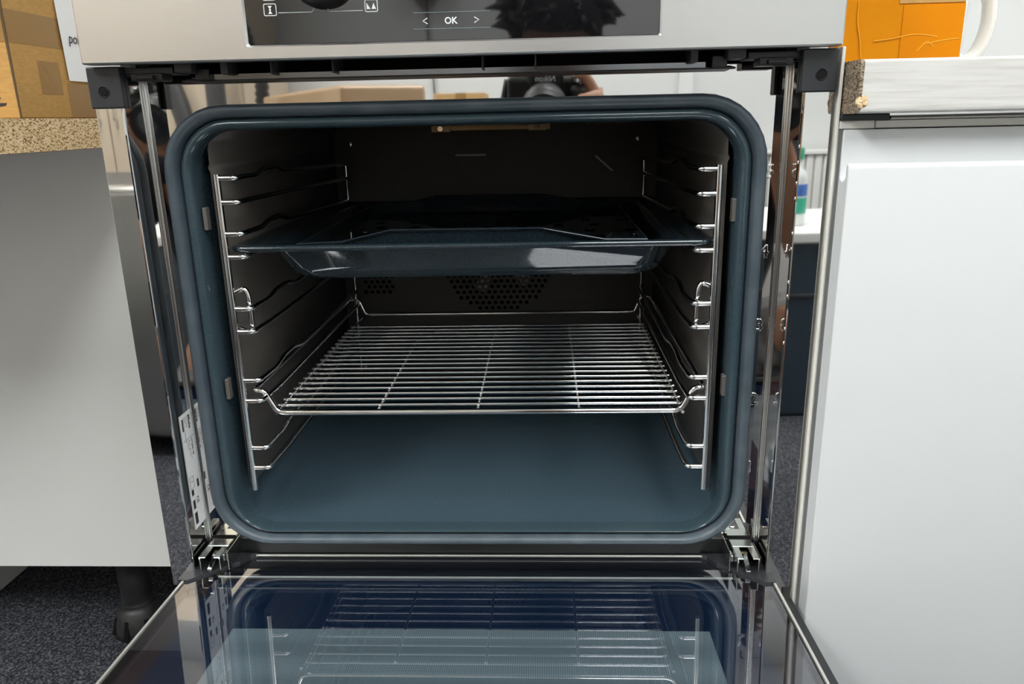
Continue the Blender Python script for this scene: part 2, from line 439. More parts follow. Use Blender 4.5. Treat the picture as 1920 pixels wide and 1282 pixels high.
# control panel: brushed steel fascia with a glass insert
PY = -0.016
fas_rings = [ring(-.2905, .2930, .4722, .5950, .0015, PY + .0012, 3), ring(-.2893, .2918, .4734, .5938, .0015, PY, 3), ring(-.1588, .1580, .4818, .5715, .0022, PY, 3), ring(-.1572, .1564, .4832, .5700, .0016, PY + .0016, 3)]
bm = nb(); loft(bm, [ring(-.2905, .2930, .4722, .5950, .0015, PY + .014, 3)] + fas_rings)
fascia = sharp(finish(bm, 'control_panel', 'brushed_steel', oven), 12)
bm = nb(); loft(bm, [ring(-.2880, .2905, .4722, .5950, .001, PY + .013, 3), ring(-.2880, .2905, .4735, .5950, .001, PY + .020, 3)], True, True)
finish(bm, 'panel_back', 'dark_plastic', fascia)
bm = nb(); loft(bm, [ring(-.1570, .1562, .4834, .5698, .0014, PY + .0014, 3), ring(-.1570, .1562, .4834, .5698, .0014, PY + .004, 3)], True, True)
glass = finish(bm, 'display_glass', 'panel_glass', oven)
GY = PY + .0013
def gtext(name, body, size, x, z, mt='icon_print', off=0.0): return text(name, body, size, Matrix.Translation((x, GY, z)) @ FACE_FRONT, mt, glass, 0.00008, offset=off)
gtext('ok_lettering', 'OK', .0066, -.0005, .4968, off=0.00012)
def stroke(name, pts, wd=.0007, mt='icon_print'):
    return wire(name, [(x, GY, z) for x, z in pts], wd / 2, mt, glass, 4)
stroke('arrow_print', [(-.0183, .4990), (-.0218, .4971), (-.0183, .4950)], .0009)
stroke('arrow_print', [(.0172, .4990), (.0207, .4971), (.0172, .4950)], .0009)
stroke('line_print', [(-.0292, .5030), (.0292, .5030)], .0004, 'text_line')
stroke('line_print', [(-.0292, .4915), (.0292, .4915)], .0004, 'text_line')
def icon_box(x, z):
    p = [(x + a, z + b) for a, b in rrect(-.0047, .0047, -.0041, .0041, .001, 3)]
    return wire('icon_frame', [(a, GY, b) for a, b in p + p[:1]], .00035, 'icon_print', glass, 4)
for x, z in ((-.1379, .5080), (-.1379, .5188), (-.0604, .5088), (-.0604, .5196)): icon_box(x, z)
for x, z in ((-.1379, .5080), (-.1379, .5188)):
    bm = nb()
    for tri in (((-.0016, .0028), (.0016, .0028), (0, .0004)), ((-.0016, -.0028), (.0016, -.0028), (0, -.0004))):
        bm.faces.new([bm.verts.new((x + a, GY - .0001, z + b)) for a, b in tri])
    finish(bm, 'icon_print', 'icon_print', glass)
    bm = nb(); disc_y(bm, x, GY, z, .0008, 10, .0002); finish(bm, 'icon_print', 'icon_print', glass)
for pts in (((-.0035, -.0022), (-.0035, .0024), (-.0005, -.0022)), ((.0002, -.0022), (.0018, .0022), (.0036, -.0022))):
    bm = nb(); bm.faces.new([bm.verts.new((-.0604 + a, GY - .0001, .5088 + b)) for a, b in pts]); finish(bm, 'icon_print', 'icon_print', glass)
stroke('line_print', [(-.1318, .5057), (-.1062, .5057), (-.1045, .5070), (-.1045, .5090)], .0005, 'icon_print')
stroke('line_print', [(-.0935, .5090), (-.0935, .5070), (-.0920, .5057), (-.0670, .5057)], .0005, 'icon_print')
stroke('line_print', [(-.1318, .5155), (-.1130, .5155)], .0005, 'icon_print')
bm = nb(); lathe(bm, [(.0245, 0), (.0245, .004), (.0235, .006), (.0225, .017), (.0205, .019)], 40, Matrix.Translation((-.0965, GY, .5320)) @ Matrix.Rotation(PI / 2, 4, 'X'))
sharp(finish(bm, 'selector_knob', 'dark_plastic', oven), 40)

# door seal, enamelled flange, cavity
bm = nb(); loft(bm, [sq(.2545, .0275, .4395, .0545, .0375), sq(.2565, .0262, .4412, .0560, .0345), sq(.2570, .0262, .4415, .0565, .0300), sq(.2560, .0270, .4405, .0555, .0262), sq(.2535, .0288, .4385, .0535, .0243), sq(.2505, .0310, .4360, .0510, .0240), sq(.2480, .0330, .4335, .0485, .0252), sq(.2465, .0345, .4315, .0470, .0280), sq(.2458, .0355, .4305, .0460, .0325), sq(.2452, .0360, .4300, .0455, .0360)])
finish(bm, 'door_seal', 'seal_rubber', oven, True)
bm = nb(); loft(bm, [sq(.2462, .0362, .4312, .0466, .0362), sq(.2450, .0368, .4300, .0456, .0335), sq(.2430, .0376, .4282, .0440, .0305), sq(.2405, .0386, .4258, .0425, .0290), sq(.2380, .0392, .4236, .0405, .0296), sq(.2358, .0397, .4216, .0385, .0325), sq(.2345, .0400, .4206, .0372, .0370), sq(.2338, .0403, .4204, .0368, .0460)])
finish(bm, 'cavity_flange', 'blue_enamel', oven, True)
CY1 = 0.472
bm = nb(); loft(bm, [sq(.2338, .0403, .4204, .0368, .0460), sq(.2342, .0400, .4225, .0370, .0540), sq(.2350, .0400, .4290, .037, .064), sq(.2350, .0400, .4300, .037, .10), sq(.2350, .0400, .4300, .037, CY1 + .06)], False, True)
finish(bm, 'cavity_shell', 'floor_enamel', oven, True)
sharp(oven.children[-1], 60)
# satin liner sheets on the side walls, with a pressed bead
for s in (-1, 1):
    X = s * .2265
    bm = nb()
    prof = [(.079, 0), (.385, 0), (.3885, .0018), (.392, 0), (.405, 0), (.412, s * -.002), (.419, s * -.008), (.422, s * -.016)]
    A = [bm.verts.new((X + (o if i > 4 else s * o), .047, z)) for i, (z, o) in enumerate(prof)]
    B = [bm.verts.new((X + (o if i > 4 else s * o), CY1 - .004, z)) for i, (z, o) in enumerate(prof)]
    for k in range(len(prof) - 1): bm.faces.new((A[k], A[k + 1], B[k + 1], B[k]))
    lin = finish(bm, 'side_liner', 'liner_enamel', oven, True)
    so = lin.modifiers.new('thick', 'SOLIDIFY'); so.thickness = 0.0012
    for z in (.345, .185):
        bx('fixing_tab', (min(s * .2338, s * .2300), max(s * .2338, s * .2300), .036, .044, z - .010, z + .010), 'carcass_brown', oven, 0.0008)
# back wall with round perforations, cut for real
FC = Vector((0, 0, .236))
holes = []
for i in range(-12, 13):
    for j in range(-12, 13):
        x = (i + 0.5 * (j % 2)) * .0092; z = j * .0080
        if math.hypot(x, z) < .0865: holes.append((x + FC.x, z + FC.z))
for i in range(5):
    for j in range(6):
        holes.append((-.196 + i * .0088 + (.0044 if j % 2 else 0), .182 + j * .0076))
bm = nb()
def loop_edges(pts):
    vs = [bm.verts.new((x, CY1, z)) for x, z in pts]
    return [bm.edges.new((vs[k], vs[(k + 1) % len(vs)])) for k in range(len(vs))]
ed = loop_edges([(-.2345, .0405), (.2315, .0405), (.2315, .4295), (-.2345, .4295)])
for x, z in holes: ed += loop_edges([(x + .0029 * math.cos(2 * PI * k / 10), z + .0029 * math.sin(2 * PI * k / 10)) for k in range(10)])
bmesh.ops.triangle_fill(bm, use_beauty=True, use_dissolve=False, edges=ed)
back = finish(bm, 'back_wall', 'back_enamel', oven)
back.modifiers.new('t', 'SOLIDIFY').thickness = .0012
bx('fan_chamber', (-.225, .222, CY1 + .052, CY1 + .056, .05, .42), 'black_void', oven, 0)
bm = nb()
for k in range(5):
    a = math.radians(45 + 72 * k + 18)
    M = Matrix.Translation((FC.x, CY1 + .010, FC.z)) @ Matrix.Rotation(a, 4, 'Y') @ Matrix.Rotation(0.5, 4, 'Z')
    vs = [bm.verts.new(M @ Vector(p)) for p in ((-.004, 0, .012), (.004, 0, .012), (.012, 0, .062), (-.010, 0, .062))]
    bm.faces.new(vs)
lathe(bm, [(.012, 0), (.012, .01), (.006, .014)], 16, Matrix.Translation((FC.x, CY1 + .024, FC.z)) @ Matrix.Rotation(PI / 2, 4, 'X'))
finish(bm, 'fan_wheel', 'fan_aluminium', oven)
for x, z in ((-.2043, .3943), (.1996, .3947), (-.2060, .0645), (.1996, .0645)):
    bm = nb(); lathe(bm, [(.0058, 0), (.0058, .0006), (.0050, .0014), (.0042, .0006), (.0036, .0004), (.0034, .0026), (.0012, .0030)], 18, Matrix.Translation((x, CY1, z)) @ Matrix.Rotation(PI / 2, 4, 'X'))
    sharp(finish(bm, 'wall_screw', 'zinc', oven), 40)
# pressed slots in the back wall, pale grey painted in for the light on them
def ridge(x0, z0, x1, z1, wd):
    d = Vector((x1 - x0, 0, z1 - z0)); u = d.normalized(); nrm = Vector((-u.z, 0, u.x)) * wd
    a = Vector((x0, CY1, z0)); b = Vector((x1, CY1, z1)); top = Vector((0, -.0028, 0)); bm = nb()
    q = [a + nrm, b + nrm, b - nrm, a - nrm]
    v = [bm.verts.new(p) for p in q] + [bm.verts.new(a + u * .004 + top), bm.verts.new(b - u * .004 + top)]
    for f in ((0, 1, 5, 4), (2, 3, 4, 5), (1, 2, 5), (3, 0, 4)): bm.faces.new([v[i] for i in f])
    return finish(bm, 'glint_ridge', 'carcass_grey', oven)
ridge(-.0567, .3768, -.0109, .3766, .0022); ridge(.1396, .3736, .1660, .3500, .0022); ridge(-.10, .12, -.06, .12, .002)
# grill support under the cavity roof
g = bx('grill_bracket', (-.054, .076, .246, .254, .4128, .4195), 'gold_plate', oven, 0.0008)
for x in (-.045, .062):
    bx('bracket_foot', (x - .010, x + .010, .238, .246, .4118, .4190), 'gold_plate', g, 0.0006)
    bm = nb(); disc_y(bm, x, .238, .4155, .0028, 12, .002); finish(bm, 'bracket_screw', 'chrome', g)
# grill heating coil
for k in range(3):
    y0 = .15 + k * .10
    wire('heating_coil', rounded([(-.17, y0, .4235), (.17, y0, .4235), (.17, y0 + .05, .4235), (-.17, y0 + .05, .4235)], .02), .0032, 'liner_enamel', oven)
bx('lamp_cover', (.118, .176, .26, .34, .4165, .4285), 'liner_enamel', oven, 0.004)

# ladder runners on both cavity walls
LEV = [(.3800, .3700), (.3590, .3510), (.3310, .3200), (.3100, .3050), (.2620, .2590), (.2402, .2390), (.1925, .1925), (.1720, .1720), (.1238, .1238), (.1026, .1026)]
for s in (-1, 1):
    VX, RX = s * .2185, s * .2045
    bm = nb(); tube(bm, [(VX, .040, .0795), (VX, .040, .3835)], .0030, 10)
    run = sharp(finish(bm, 'ladder_runner', 'chrome', oven), 60)
    wire('rear_upright', [(RX, .440, .070), (RX, .440, .3715)], .0022, 'chrome', run)
    for i, (zf, zr) in enumerate(LEV):
        TX = s * .2010
        pts = [(VX, .0405, zf), (TX + s * .001, .0405, zf), (TX, .050, zf + .0005), (TX - s * .001, .085, zf)]
        if i % 2 == 0: pts += [(TX - s * .001, .105, zf + .0045), (TX - s * .001, .140, zf + .0045), (TX - s * .001, .165, zf - .001)]
        pts += [(TX - s * .001, .40, zr + .001), (TX - s * .0005, .432, zr), (RX, .440, zr)]
        wire('support_wire', rounded(pts, .008, 4), .0026, 'chrome', run)
    wire('runner_clip', rounded([(s * .2205, .052, .275), (s * .2100, .052, .279), (s * .2075, .052, .272), (s * .2070, .052, .242), (s * .2090, .052, .236), (s * .2200, .052, .240)], .006), .0028, 'chrome', run)

# level numbers pressed into the front panel
for d, z in (('5', .3767), ('4', .3082), ('3', .2417), ('2', .1713), ('1', .1030)):
    text('level_number', d, .0155, Matrix.Translation((.2600, R_ - .0002, z)) @ FACE_FRONT, 'polished_steel', oven, .0004, .0006)

# rating sticker on the left flange wall
SX = -WX + .0003
st = bx('rating_sticker', (SX, SX + .0002, .0135, .0352, .050, .166), 'sticker', oven, 0)
# text runs downwards, read from +x
ST = Matrix(((0, 0, 1, 0), (0, 1, 0, 0), (-1, 0, 0, 0), (0, 0, 0, 1)))
def stt(body, size, y, z, off=0.0, align='LEFT'): text('sticker_print', body, size, Matrix.Translation((SX + .00025, y, z)) @ ST, 'dark_print', st, .00003, offset=off, align=align)
stt('Miele', .0062, .0303, .1625, .00016)
stt('H7264-1B', .0042, .0303, .1390, .00008)
stt('Made in Germany', .0016, .0262, .1625); stt('Miele & Cie. KG', .0016, .0240, .1625); stt('D-33332', .0016, .0220, .1625)
stt('220-240 V~ 50 Hz  3,5 kW', .0018, .0262, .1390); stt('AC 230 V 50 Hz 16 A', .0018, .0240, .1390); stt('Type HO 66', .0018, .0218, .1390)
stt('CE', .0060, .0255, .0800, .00012)
for (y0, y1, z0, z1) in ((.0160, .0185, .150, .162), (.0195, .0200, .138, .163), (.0145, .0350, .1402, .1406), (.0285, .0325, .088, .096), (.0155, .0200, .084, .090), (.0155, .0200, .070, .079), (.0155, .0210, .054, .066)):
    bx('sticker_print', (SX + .0002, SX + .0003, y0, y1, z0, z1), 'dark_print', st, 0)
for (y0, y1, z0, z1) in ((.0150, .0225, .0915, .1030),):
    wire('sticker_print', [(SX + .0003, y, z) for y, z in ((y0, z0), (y1, z0), (y1, z1), (y0, z1), (y0, z0))], .0002, 'dark_print', st, 4)
    stt('i', .005, .019, .0985, .0001)

# hinges in the lower corners: a channel arm leaving the panel, slotted at its front, with the lever inside
def mx(sg, a, b): return (min(sg * a, sg * b), max(sg * a, sg * b))
for s in (-1, 1):
    HZ_ = .0278
    bm = nb()
    for a, b, y0, y1, z0, z1 in ((.2450, .2655, .0215, R_ - .0002, HZ_ - .0013, HZ_), (.2450, .2508, .0, .0216, HZ_ - .0013, HZ_), (.2592, .2655, .0, .0216, HZ_ - .0013, HZ_),
                                 (.2450, .2462, .0, R_ - .0002, HZ_ - .0135, HZ_ - .0012), (.2643, .2655, .0, R_ - .0002, HZ_ - .0135, HZ_ - .0012)):
        box(bm, *mx(s, a, b), y0, y1, z0, z1, .0003, 1)
    hp = finish(bm, 'hinge', 'zinc', oven)
    bm = nb(); box(bm, *mx(s, .2524, .2570), -.003, .017, .0, .004, .0006, 1)
    bm.transform(Matrix.Translation((0, 0, .0150)) @ Matrix.Rotation(.45, 4, 'X'))
    finish(bm, 'hinge_lever', 'chrome', hp)
    bx('hinge_spring', (*mx(s, .2512, .2588), .0165, .0215, .0170, .0235), 'gold_plate', hp, .0008)
    bx('hinge_rivet', (*mx(s, .2415, .2448), .012, .022, .016, .0235), 'chrome', hp, .0012)
    bx('hinge_flap', (*mx(s, .2385, .2395), .004, R_ - .001, .012, .031), 'zinc', hp, .0003)
    bx('hinge_guide', (*mx(s, .2668, .2690), .006, R_ - .004, .006, .0250), 'dark_plastic', hp, .0006)
    bx('panel_slot', (*mx(s, .2440, .2665), R_ - .0012, R_ - .0002, HZ_ - .0005, HZ_ + .0016), 'black_void', hp, 0)

# folded-down door: built lying flat, then tilted a little about its hinge
T = 0.04
DX = .2765
def dbx(name, c, mt, parent, bev=.001): return bx(name, c, mt, parent, bev)
def tilt(o):
    o.data.transform(Matrix.Translation((0, .03, .0105)) @ Matrix.Rotation(-T, 4, 'X') @ Matrix.Translation((0, -.03, -.0105)))
    return o
DL = -.445
DPARTS = []
dleaf = dbx('door', (-.297, .297, DL - .02, -.004, -.034, -.014), 'brushed_steel', oven, .0015); DPARTS.append(dleaf)
DPARTS.append(dbx('door_rim', (-.2955, .2955, DL - .018, -.006, -.0142, -.0118), 'black_plastic', dleaf, .0006))
# raised frame carrying the panes
bm = nb()
for c in ((-DX, -DX + .0035, DL, .0), (DX - .0035, DX, DL, .0), (-DX, DX, DL, DL + .02)): box(bm, *c, -.0118, .0085)
DPARTS.append(finish(bm, 'pane_frame', 'dark_plastic', dleaf))
for s in (-1, 1):
    DPARTS.append(dbx('edge_trim', (min(s * DX, s * (DX - .0024)), max(s * DX, s * (DX - .0024)), DL, -.002, .0085, .0112), 'alu_strip', dleaf, .0004))
# printed border layer, dotted screen and panes
bm = nb()
for c in ((-.250, -.204, DL, -.004), (.204, .244, DL, -.004), (-.204, .204, -.078, -.004), (-.204, .204, DL, DL + .06)): box(bm, *c, .0025, .0032)
DPARTS.append(finish(bm, 'printed_border', 'navy_print', dleaf))
for c in ((-DX + .004, -.250, DL, -.004), (.244, DX - .004, DL, -.004)):
    bm = nb(); box(bm, *c, .0020, .0028); DPARTS.append(finish(bm, 'side_border', 'plum_print', dleaf))
DPARTS.append(dbx('dotted_screen', (-.204, .204, DL + .06, -.078, .0018, .0026), 'dot_screen', dleaf, 0))
bm = nb(); bm.faces.new([bm.verts.new(p) for p in ((-DX + .004, DL + .01, .0100), (DX - .004, DL + .01, .0100), (DX - .004, .0, .0100), (.238, .0332, .0100), (-.241, .0332, .0100), (-DX + .004, .0, .0100))])
DPARTS.append(finish(bm, 'inner_pane', 'door_glass', dleaf))
DPARTS.append(dbx('hinge_profile', (-.246, .240, -.0040, .0345, -.006, .0070), 'black_glass', dleaf, .0008))
DPARTS.append(dbx('profile_edge', (-.243, .237, .0330, .0352, .0085, .0105), 'alu_strip', dleaf, .0004))
DPARTS.append(dbx('pane_edge', (-.246, .240, -.0062, -.0046, .0080, .0098), 'alu_strip', dleaf, .0003))
for s in (-1, 1):
    bm = nb()
    top = [(s * x - .002, y) for x, y in ((.2200, .0340), (.2420, .0355), (.2490, .0240), (.2600, .0190), (.2785, .0110), (.2785, -.0160), (.2690, -.0170), (.2470, .0040), (.2320, .0175), (.2255, .0300))]
    A = [bm.verts.new((x, y, .0122)) for x, y in top]; B = [bm.verts.new((x, y, -.004)) for x, y in top]
    bm.faces.new(A); bm.faces.new(B[::-1])
    for k in range(10): bm.faces.new((A[k], A[(k + 1) % 10], B[(k + 1) % 10], B[k]))
    DPARTS.append(finish(bm, 'corner_cap', 'black_plastic', dleaf))
bm = nb(); tube(bm, rounded([(-.24, DL + .035, -.034), (-.24, DL + .035, -.075), (.24, DL + .035, -.075), (.24, DL + .035, -.034)], .02), .009, 12)
DPARTS.append(finish(bm, 'door_handle', 'brushed_steel', dleaf, True))
for o in DPARTS: tilt(o)
adopt(oven)

# ------------------------------------------------------------------ tray, insert and rack in the oven
TX_ = .001
tray = empty('baking_tray', (TX_, .24, .283), 'deep dark blue enamel baking tray on the upper runner level', 'tray')
def xy(x0, x1, y0, y1, r, z, n=6): return [(x + TX_, y, z) for x, y in rrect(x0, x1, y0, y1, r, n)]
bm = nb(); loft(bm, [xy(-.2175, .2175, .0445, .432, .012, .3135), xy(-.2190, .2190, .0430, .4335, .0135, .3150), xy(-.2190, .2190, .0430, .4335, .0135, .3175), xy(-.2175, .2175, .0445, .4320, .012, .3190), xy(-.2140, .2140, .0480, .4290, .010, .3190), xy(-.2000, .2000, .0560, .4210, .012, .3168)])
sharp(finish(bm, 'rim', 'tray_enamel', tray), 70)
bm = nb(); loft(bm, [xy(-.2000, .2000, .0560, .4210, .012, .3168), xy(-.1905, .1905, .0570, .4160, .020, .3158), xy(-.1880, .1880, .0582, .4150, .022, .3140), xy(-.1775, .1775, .0625, .4110, .026, .2960), xy(-.1745, .1745, .0650, .4080, .028, .2890), xy(-.1680, .1680, .0700, .4030, .028, .2850), xy(-.1600, .1600, .0780, .3950, .026, .2840)], False, True)
body = finish(bm, 'body', 'tray_enamel', tray, True); sharp(body, 60)
body.modifiers.new('t', 'SOLIDIFY').thickness = .0010
adopt(tray)
ins = empty('roasting_insert', (TX_, .24, .290), 'slotted dark splash insert lying in the enamel baking tray', 'tray insert')
def lip(y, sgn):
    pr = [(-.163, .3165), (-.120, .3180), (-.0735, .3282), (.0665, .3278), (.124, .3170), (.163, .3165)]
    bm = nb()
    A = [bm.verts.new((x, y, z)) for x, z in pr]; B = [bm.verts.new((x, y + sgn * .002, z - .0005)) for x, z in pr]
    Cc = [bm.verts.new((x, y + sgn * .008, .3075)) for x, z in pr]
    for k in range(len(pr) - 1):
        bm.faces.new((A[k], A[k + 1], B[k + 1], B[k])); bm.faces.new((B[k], B[k + 1], Cc[k + 1], Cc[k]))
    o = finish(bm, 'raised_lip', 'tray_enamel', ins); o.modifiers.new('t', 'SOLIDIFY').thickness = .0012
    wire('lip_edge', [(x, y, z) for x, z in pr], .0011, 'tray_enamel', o, 6)
lip(.0690, 1); lip(.395, -1)
# plate with slots: built as strips between the slots
bm = nb()
for r in range(7):
    y0 = .077 + r * .0443; y1 = y0 + .0443
    box(bm, -.163, .163, y0, y0 + .020, .3065, .3075)
    for c in range(9):
        xc = -.163 + c * .0408 + (.008 if r % 2 else 0)
        xe = min(xc + .030, .163)
        box(bm, xc if c else -.163, xe, y0 + .020, y1, .3065, .3075)
finish(bm, 'slotted_plate', 'tray_enamel', ins)
for sx in (-.163, .163):
    bx('side_lip', (sx - .001, sx + .001, .077, .388, .3065, .3165), 'tray_enamel', ins, .0005)
adopt(ins)

rack = empty('wire_rack', (0.002, .24, .150), 'chrome wire rack on the second runner level', 'oven rack')
GZ = .1555; HZ = .1778
FY, BY = .052, .440
def frame_end(y, s): return [(s * .2140, y + (.05 if y < .2 else -.05), HZ), (s * .2150, y, HZ), (s * .2035, y, HZ), (s * .1920, y, GZ - .004)]
loop = rounded([(-.2145, .30, HZ), (-.2145, .056, HZ), (-.2125, FY, HZ + .0008), (-.2035, FY, HZ + .0002), (-.1930, FY, GZ + .002), (-.1860, FY, GZ), (.1900, FY, GZ), (.1970, FY, GZ + .002), (.2075, FY, HZ + .0002), (.2165, FY, HZ + .0008), (.2185, .056, HZ), (.2185, .30, HZ), (.2180, .436, HZ), (.2150, BY, HZ), (.2050, BY, HZ), (.1970, BY, GZ + .002), (.1900, BY, GZ), (-.1860, BY, GZ), (-.1930, BY, GZ + .002), (-.2010, BY, HZ), (-.2110, BY, HZ), (-.2140, .436, HZ), (-.2145, .30, HZ)], .006, 4)
wire('rack_frame', loop, .0030, 'chrome', rack, 10)
for i in range(19):
    t = i / 18
    y = .0720 + (.3700 - .0720) * t
    wire('cross_wire', [(-.1975, y, GZ), (.2010, y, GZ)], .0017, 'chrome', rack, 8)
for k, x in enumerate((-.1955, -.0965, .0015, .1005, .1990)):
    y1 = BY if k in (0, 4) else .372
    wire('long_wire', [(x, FY + (.004 if k in (0, 4) else .016), GZ - .0034), (x, y1, GZ - .0034)], .0017, 'chrome', rack, 8)
adopt(rack)

# ------------------------------------------------------------------ right side: cabinet, worktop, box, mug
WT0, WT1 = .4228, .4612
wt = empty('worktop', (.90, .35, WT0), 'pale wood-look laminate worktop with a raw cut end', 'worktop')
def wtprof(y0, y1):
    return [(y1, WT0), (y1, WT1), (y0 + .003, WT1), (y0 + .0012, WT1 - .0006), (y0, WT1 - .0030), (y0, WT0 + .004), (y0 + .0012, WT0 + .0012), (y0 + .004, WT0)]
bm = nb(); extrude_x(bm, wtprof(-.030, .735), .3045, 1.8); sharp(finish(bm, 'slab', 'worktop_laminate', wt), 40)
bm = nb(); extrude_x(bm, wtprof(-.0304, .735), .3018, .3045); finish(bm, 'raw_end', 'chipboard_dark', wt)
bm = nb(); lathe(bm, [(.0048, -.001), (.0044, .0004), (.0010, .0006)], 14, Matrix.Translation((.3052, -.0300, .4315)) @ Matrix.Rotation(PI / 2, 4, 'X'))
finish(bm, 'edge_chip', 'chipboard_light', wt)
adopt(wt)

cab = empty('base_cabinet', (.60, .3, FLOOR_Z), 'white handleless base cabinet to the right of the oven', 'cabinet')
bx('side_panel', (.3008, .3022, .0020, .58, FLOOR_Z + .10, .4172), 'carcass_grey', cab, .0003)
bm = nb()
for c in ((.3022, .316, .004, .58, FLOOR_Z + .1, .4172), (.884, .90, .004, .58, FLOOR_Z + .1, .4172), (.316, .884, .004, .58, FLOOR_Z + .1, FLOOR_Z + .116), (.316, .884, .57, .58, FLOOR_Z + .1, .4172)): box(bm, *c)
finish(bm, 'carcass', 'white_lacquer', cab)
bx('top_rail', (.3285, .90, -.0010, .06, .4115, .4175), 'carcass_grey', cab, .0008)
bx('rail_end_cap', (.3008, .3280, -.0015, .05, .4112, .4178), 'carcass_grey', cab, .0010)
bx('black_gasket', (.3006, .3380, -.004, .05, .4178, .4226), 'black_plastic', cab, .001)
bm = nb(); extrude_x(bm, [(-.004, .4180), (-.007, .4192), (-.004, .4204), (.002, .4210), (.002, .4226), (.05, .4226), (.05, .4180)], .338, .90)
finish(bm, 'metal_strip', 'chrome', cab)
def jprof():
    p = [(-.0015, -.330), (-.0205, -.330), (-.0210, -.329), (-.0210, .3815), (-.0207, .3838), (-.0198, .3852), (-.0186, .3858), (-.0172, .3856), (-.0160, .3845)]
    for k in range(9):
        a = math.radians(195 + 150 * k / 8); p.append((-.0100 + .0058 * math.cos(a), .3775 + .0058 * math.sin(a)))
    p += [(-.0042, .3850), (-.0038, .4095), (-.0030, .4108), (-.0015, .4108)]
    return p
bm = nb(); extrude_x(bm, jprof(), .3035, .8985)
dr = sharp(finish(bm, 'door', 'white_lacquer', cab), 40)
bv = dr.modifiers.new('b', 'BEVEL'); bv.width = .0016; bv.segments = 2; bv.limit_method = 'ANGLE'; bv.angle_limit = math.radians(60)
for x in (.36, .84):
    for y in (.06, .52):
        bm = nb(); lathe(bm, [(.028, 0), (.028, .012), (.018, .03), (.016, .100)], 16, Matrix.Translation((x, y, FLOOR_Z))); finish(bm, 'leg', 'leg_plastic', cab, True)
bx('plinth', (.301, .90, .045, .058, FLOOR_Z + .002, FLOOR_Z + .10), 'white_lacquer', cab, .001)
adopt(cab)

hous = empty('oven_housing', (0, .3, FLOOR_Z), 'grey cabinet housing that carries the oven', 'cabinet')
bx('side_panel', (-.2925, -.2805, .024, .58, FLOOR_Z, .600), 'grey_lacquer', hous, .0005)
fp = bx('filler_panel', (.2975, .3004, -.0015, .58, FLOOR_Z, .4725), 'carcass_grey', None, .0008)
tag(fp, 'narrow cream filler panel between the oven and the white cabinet', 'panel')
bx('side_panel', (.2805, .2955, .024, .58, FLOOR_Z, .600), 'grey_lacquer', hous, .0005)
bx('shelf', (-.2805, .2805, .030, .58, -.032, -.016), 'grey_lacquer', hous, .0005)
bx('drawer_front', (-.292, .2935, .004, .022, -.330, -.050), 'white_lacquer', hous, .001)
bx('plinth', (-.2805, .2805, .06, .075, FLOOR_Z, -.335), 'grey_lacquer', hous, .0005)
adopt(hous)

ob = empty('orange_box', (.385, .18, WT1), 'cardboard box wrapped in bright orange tape on the laminate worktop', 'box')
bx('carton', (.3300, .4365, .100, .152, WT1 + .0003, .585), 'orange_film', ob, .002)
bx('bare_patch', (.3790, .4352, .0990, .1002, .5135, .56), 'cardboard', ob, .0003)
bx('tape_strip', (.3830, .4358, .0992, .1004, .4650, .5125), 'orange_tape', ob, .0003)
for pts in (((.3440, .5160), (.3440, .5000), (.3480, .4850), (.3500, .4700)), ((.3600, .4835), (.3760, .4850), (.3950, .4890), (.4140, .4860)), ((.4050, .4800), (.4200, .4830), (.4330, .4840)), ((.398, .474), (.406, .483), (.412, .478))):
    wire('film_crease', rounded([(x, .0990, z) for x, z in pts], .01), .0005, 'crease', ob, 5)
adopt(ob)

mug = empty('mug', (.4500, .200, WT1), 'cream ceramic mug with a round handle behind the orange box', 'mug')
bm = nb(); lathe(bm, [(.028, WT1 + .0004), (.033, WT1 + .001), (.036, WT1 + .006), (.0385, WT1 + .025), (.0395, WT1 + .095), (.0385, WT1 + .0965), (.0370, WT1 + .095), (.0355, WT1 + .025), (.030, WT1 + .006)], 36, Matrix.Translation((.4450, .200, 0)))
sharp(finish(bm, 'cup', 'ceramic', mug), 60)
hp = rounded([(.4790, .200, WT1 + .076), (.4950, .200, WT1 + .080), (.5085, .200, WT1 + .068), (.5100, .200, WT1 + .040), (.5020, .200, WT1 + .016), (.4880, .200, WT1 + .0065), (.4780, .200, WT1 + .016)], .014, 6)
bm = nb(); tube(bm, hp, .0062, 12)
for v_ in bm.verts: v_.co.y = .2 + (v_.co.y - .2) * 1.5
finish(bm, 'handle', 'ceramic', mug, True)
adopt(mug)

# ------------------------------------------------------------------ left side: worktop, box, note, cabinet
BX = -.48
lb = empty('chipboard_worktop', (-1.1, .35, .400), 'raw chipboard worktop slab jutting out on the left', 'worktop')
bm = nb(); box(bm, -2.0, BX, .04, .735, .4010, .4360); finish(bm, 'slab', 'chipboard_light', lb)
bx('underside_sheet', (-2.0, BX - .001, .041, .735, .4002, .4010), 'backing_sheet', lb, 0)
adopt(lb)
cb = empty('cardboard_box', (-.70, .45, .436), 'brown taped cardboard box on the raw chipboard worktop', 'box')
Y0, X1, ZT = .192, -.4845, .74
bx('carton', (-.95, X1, Y0, .66, .4363, ZT), 'cardboard', cb, .0015)
bx('tape', (-.95, X1 + .0002, Y0 - .0004, .66, .512, .545), 'brown_tape', cb, .0002)
bx('tape_patch', (X1 - .001, X1 + .0004, .236, .275, .462, .497), 'brown_tape', cb, .0001)
bx('tape_patch', (X1 - .001, X1 + .0003, .285, .66, .4375, .475), 'brown_tape', cb, .0001)
bm = nb(); tube(bm, [(X1 - .0004, Y0 + .0004, .4370), (X1 - .0003 , Y0, .49), (X1 - .0007, Y0 + .0003, .54), (X1 - .0002, Y0, .60), (X1 - .0004, Y0, .735)], [.0010, .0013, .0016, .0026, .002], 6); finish(bm, 'torn_edge', 'cardboard_edge', cb)
